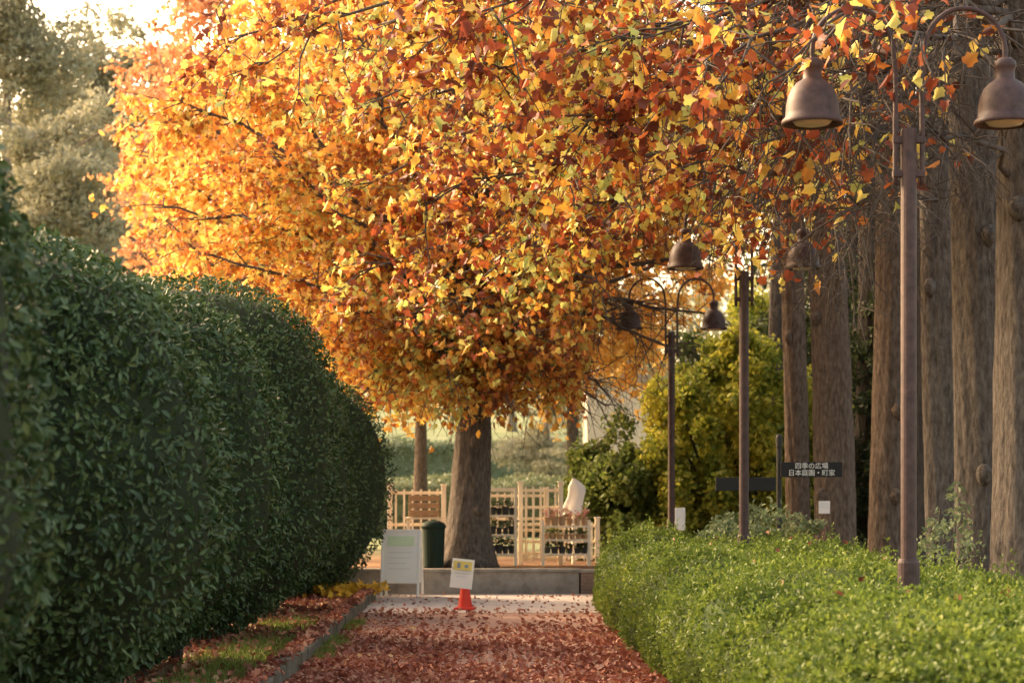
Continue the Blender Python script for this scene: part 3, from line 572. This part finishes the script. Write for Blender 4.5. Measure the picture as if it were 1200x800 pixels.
# ---------------------------------------------------------------- A-frame board
q=at(471,0,30.2); af=thing('a_frame_board','white A-frame notice board standing at the end of the dark shrubs','notice board',(q[0],30.2,.012),rotz=math.radians(-7),local=True)
th=math.radians(11)
for sg,nm in ((-1,'front_panel'),(1,'rear_panel')):
    def pt(x,u,o=0):
        return A(x,sg*(.22-u*math.sin(th)+o*math.cos(th)),u*math.cos(th)+o*math.sin(th))
    fr=MB(); W=.29
    def bar(mb,x0,x1,u0,u1,o0,o1):
        vs=[pt(x,u,o) for o in (o0,o1) for u in (u0,u1) for x in (x0,x1)]
        mb.add(vs,[(0,1,3,2),(4,6,7,5),(0,4,5,1),(2,3,7,6),(0,2,6,4),(1,5,7,3)])
    bar(fr,-W,-W+.035,0,1.0,0,.025); bar(fr,W-.035,W,0,1.0,0,.025); bar(fr,-W+.035,W-.035,.965,1.0,0,.025); bar(fr,-W+.035,W-.035,.2,.235,0,.025)
    fo=fr.build(nm,M['white'],af,bevel=.004)
    bo=MB(); bar(bo,-W+.035,W-.035,.235,.965,.004,.018); bo=bo.build('board',M['white'],fo)
    if sg<0:
        g=MB(); bar(g,-.2,.2,.75,.9,.0185,.0205); g.build('picture',M['green'],bo)
        g=MB()
        for k in range(4): bar(g,-.18,.16-.07*(k%3==2),.65-.08*k,.662-.08*k,.0185,.0205)
        g.build('print',M['grey'],bo)
MB().box((0,0,.5),(.02,.24,.015)).box((0,0,.96),(.3,.035,.03)).build('hinge',M['steel'],af)
# ---------------------------------------------------------------- cone
q=at(545,0,26.7); tc=thing('traffic_cone','red traffic cone holding a small white and yellow sign','traffic cone',(q[0],26.7,.014),rotz=math.radians(-8),local=True)
MB().box((0,0,.015),(.26,.26,.03)).build('base',M['orange'],tc,bevel=.01)
MB().lathe((0,0,.03),[(.1,0),(.095,.02),(.03,.4),(.026,.42),(0,.422)],20).build('cone',M['orange'],tc,smooth=False)
TY=.1
def sgn(x,y,z): return (-.02+x*math.cos(TY)+(z-.47)*math.sin(TY),y,.47-x*math.sin(TY)+(z-.47)*math.cos(TY))
sb=MB().box(sgn(0,-.12,.47),(.29,.012,.38),rx=-.08,ry=TY).build('sign_board',M['white'],tc,bevel=.004)
MB().box(sgn(0,-.138,.575),(.24,.004,.11),rx=-.08,ry=TY).build('picture',M['yellow'],sb)
g=MB(); g.box(sgn(-.05,-.141,.575),(.04,.003,.07),rx=-.08,ry=TY); g.box(sgn(.05,-.141,.57),(.05,.003,.04),rx=-.08,ry=TY); g.build('print',M['blue'],sb)
g=MB()
for k in range(4): g.box(sgn(0,-.131+.0036*k,.475-.045*k),(.2-.05*(k%2),.004,.012),rx=-.08,ry=TY)
g.build('lettering_lines',M['grey'],sb)
# ---------------------------------------------------------------- bin
q=at(508,0,31.9); bn=thing('waste_bin','dark green waste bin behind the A-frame board beside the central trunk','bin',(q[0],31.9,.37))
MB().lathe((q[0],31.9,.37),[(0,0),(.15,0),(.16,.02),(.18,.6),(.185,.62),(0,.62)],20).build('body',M['bin'],bn)
MB().lathe((q[0],31.9,.97),[(.195,.02),(.2,.05),(.165,.1),(.08,.135),(0,.14)],20).build('lid',M['bin'],bn,smooth=True)
# ---------------------------------------------------------------- nursery stand: fences, racks, pots
G0=.37
def fence(label,px0,px1,d,ztop,n,zbot=.42,rails=3):
    x0=(px0-VX)*d/F; x1=(px1-VX)*d/F; t=thing('picket_fence',label,'fence',((x0+x1)/2,d,G0),group='cream fence panels behind the low wall')
    for x in (x0,x1): MB().box((x,d,(ztop+.06+G0)/2),(.08,.08,ztop+.06-G0)).box((x,d,ztop+.075),(.11,.11,.03)).build('post',M['cream'],t,bevel=.008)
    for k in range(rails):
        z=zbot+.05+(ztop-.06-zbot-.05)*k/(rails-1)
        MB().box(((x0+x1)/2,d+.025,z),(x1-x0-.08,.03,.05)).build('rail',M['cream'],t,bevel=.005)
    for k in range(n):
        x=x0+(x1-x0)*(k+.7)/(n+.4); MB().box((x,d-.012,(ztop+zbot)/2),(.032,.02,ztop-zbot)).build('picket',M['cream'],t,bevel=.004)
fence('cream lattice fence panel right of the central trunk, between the plant racks',610,657,33.4,1.64,5,rails=5)
fence('cream fence panel at far left, next to the dark shrubs',457,520,34.5,1.6,6)
fence('low cream fence panel at the right below the flower rack',660,700,34.2,1.05,4)
fence('long cream trellis farther back behind the plant rack right of the trunk',560,640,36.5,1.55,9,rails=6)
def rack(label,px0,px1,d,zs,ztop):
    x0=(px0-VX)*d/F; x1=(px1-VX)*d/F; t=thing('plant_rack',label,'plant rack',((x0+x1)/2,d,G0),group='cream plant racks behind the low wall')
    for x in (x0,x1):
        for y in (d-.18,d+.18): MB().box((x,y,(G0+ztop)/2),(.045,.045,ztop-G0)).build('leg',M['cream'],t,bevel=.004)
    for z in zs: MB().box(((x0+x1)/2,d,z),(x1-x0-.047,.42,.03)).build('shelf',M['cream'],t,bevel=.004)
    MB().box(((x0+x1)/2,d+.18,ztop-.03),(x1-x0-.047,.04,.06)).build('rail',M['cream'],t,bevel=.004)
    return x0,x1
def pots(x0,x1,d,z,n,label,group,mat,plant,hp=.13,size=.05,nl=45,hs=.05):
    first=None
    for k in range(n):
        x=x0+(x1-x0)*(k+.6)/(n+.2)
        if first is None:
            o=thing('potted_plant',label,'potted plant',(x,d,z),group=group)
            MB().lathe((x,d,z),[(0,0),(.042,0),(.055,hp-.02),(.062,hp-.02),(.062,hp),(.05,hp),(.045,hp-.02),(0,hp-.02)],12).build('pot',mat,o)
            P=A(x,d,z+hp+hs)+rng.normal(0,1,(nl,3))*A(.035,.035,hs*.7); leaves('foliage',P,rng.uniform(size*.7,size*1.3,nl),plant,o,OVAL,down=-.5)
            first=o
        else:
            o=dup(first,(x,d+rng.normal(0,.03),z),label,rotz=rng.uniform(0,6)); s=rng.uniform(.8,1.15); o.scale=(s,s,s)
r1=rack('cream plant rack directly right of the central trunk',573,604,33.0,(.55,.86,1.17),1.62)
for z,nm in ((.565,'bottom'),(.875,'middle'),(1.185,'top')):
    pots(r1[0],r1[1],32.9,z,4,'small dark potted plant on the %s shelf of the rack beside the central trunk'%nm,'potted plants on the %s shelf of the left rack'%nm,M['darkplastic'],M['evergreen'])
r2=rack('cream plant rack with pinkish flowers at the right of the fence',636,690,33.0,(.55,.78,1.0),1.1)
pots(r2[0],r2[1],32.95,1.015,6,'small potted pinkish flower on the top shelf of the right rack','potted flowers on the right rack',M['wood'],M['flower'],size=.04,hs=.05,nl=35)
pots(r2[0],r2[1],32.95,.795,7,'small pale leaved potted plant on the middle shelf of the right rack','potted plants on the middle shelf of the right rack',M['wood'],M['pale'],hp=.09,size=.04,hs=.03)
pots(r2[0],r2[1],32.95,.565,6,'small dark potted plant on the low shelf of the right rack','potted plants on the low shelf of the right rack',M['darkplastic'],M['evergreen'],hp=.1,hs=.03)
q=at(497,0,33.6); st=thing('display_stand','cream display stand under the brown crate left of the central trunk','stand',(q[0],33.6,G0))
for sx in (-.26,.26):
    for sy in (-.16,.16): MB().box((q[0]+sx,33.6+sy,.74),(.05,.05,.74)).build('leg',M['cream'],st,bevel=.004)
MB().box((q[0],33.6,1.125),(.62,.42,.03)).build('top',M['cream'],st,bevel=.004)
cr=thing('wooden_crate','brown wooden crate on the display stand left of the central trunk','crate',(q[0],33.6,1.14))
for sy in (-.17,.17): MB().box((q[0],33.6+sy,1.21),(.5,.02,.09)).box((q[0],33.6+sy,1.33),(.5,.02,.09)).box((q[0],33.6+sy,1.45),(.5,.02,.09)).build('side_boards',M['wood'],cr,bevel=.004)
for sx in (-.23,.23): MB().box((q[0]+sx,33.6,1.33),(.025,.315,.35)).build('end_board',M['wood'],cr,bevel=.004)
MB().box((q[0],33.6,1.15),(.43,.315,.015)).build('floor_board',M['wood'],cr)
p=at(672,562,33.9); V=[];f=[]; k=24; m=11
prof=[.02,.05,.085,.12,.13,.125,.12,.125,.135,.14,.15]
for i in range(m):
    u=i/(m-1)
    for j in range(k):
        a=2*math.pi*j/k; rr=prof[i]*(1+.22*u*math.sin(5*a+1+2*u)+.12*math.sin(2*a+4*u)); V.append((p[0]+rr*math.cos(a)+.05*math.sin(4*u),p[1]+rr*.6*math.sin(a),p[2]+.03*(1-u)-.52*u**1.15+.06*math.sin(2*a)*u))
for i in range(m-1):
    for j in range(k): f.append((i*k+j,i*k+(j+1)%k,(i+1)*k+(j+1)%k,(i+1)*k+j))
f.append(tuple(range(k)))
cl=thing('draped_cloth','white cloth bundled over a short pole behind the flower rack','cloth',(p[0],p[1],G0))
MB().add(V,f).build('cloth',M['cloth'],cl,smooth=True); MB().tube([(p[0],p[1],G0),(p[0],p[1],p[2])],.03,8).build('pole',M['cream'],cl)
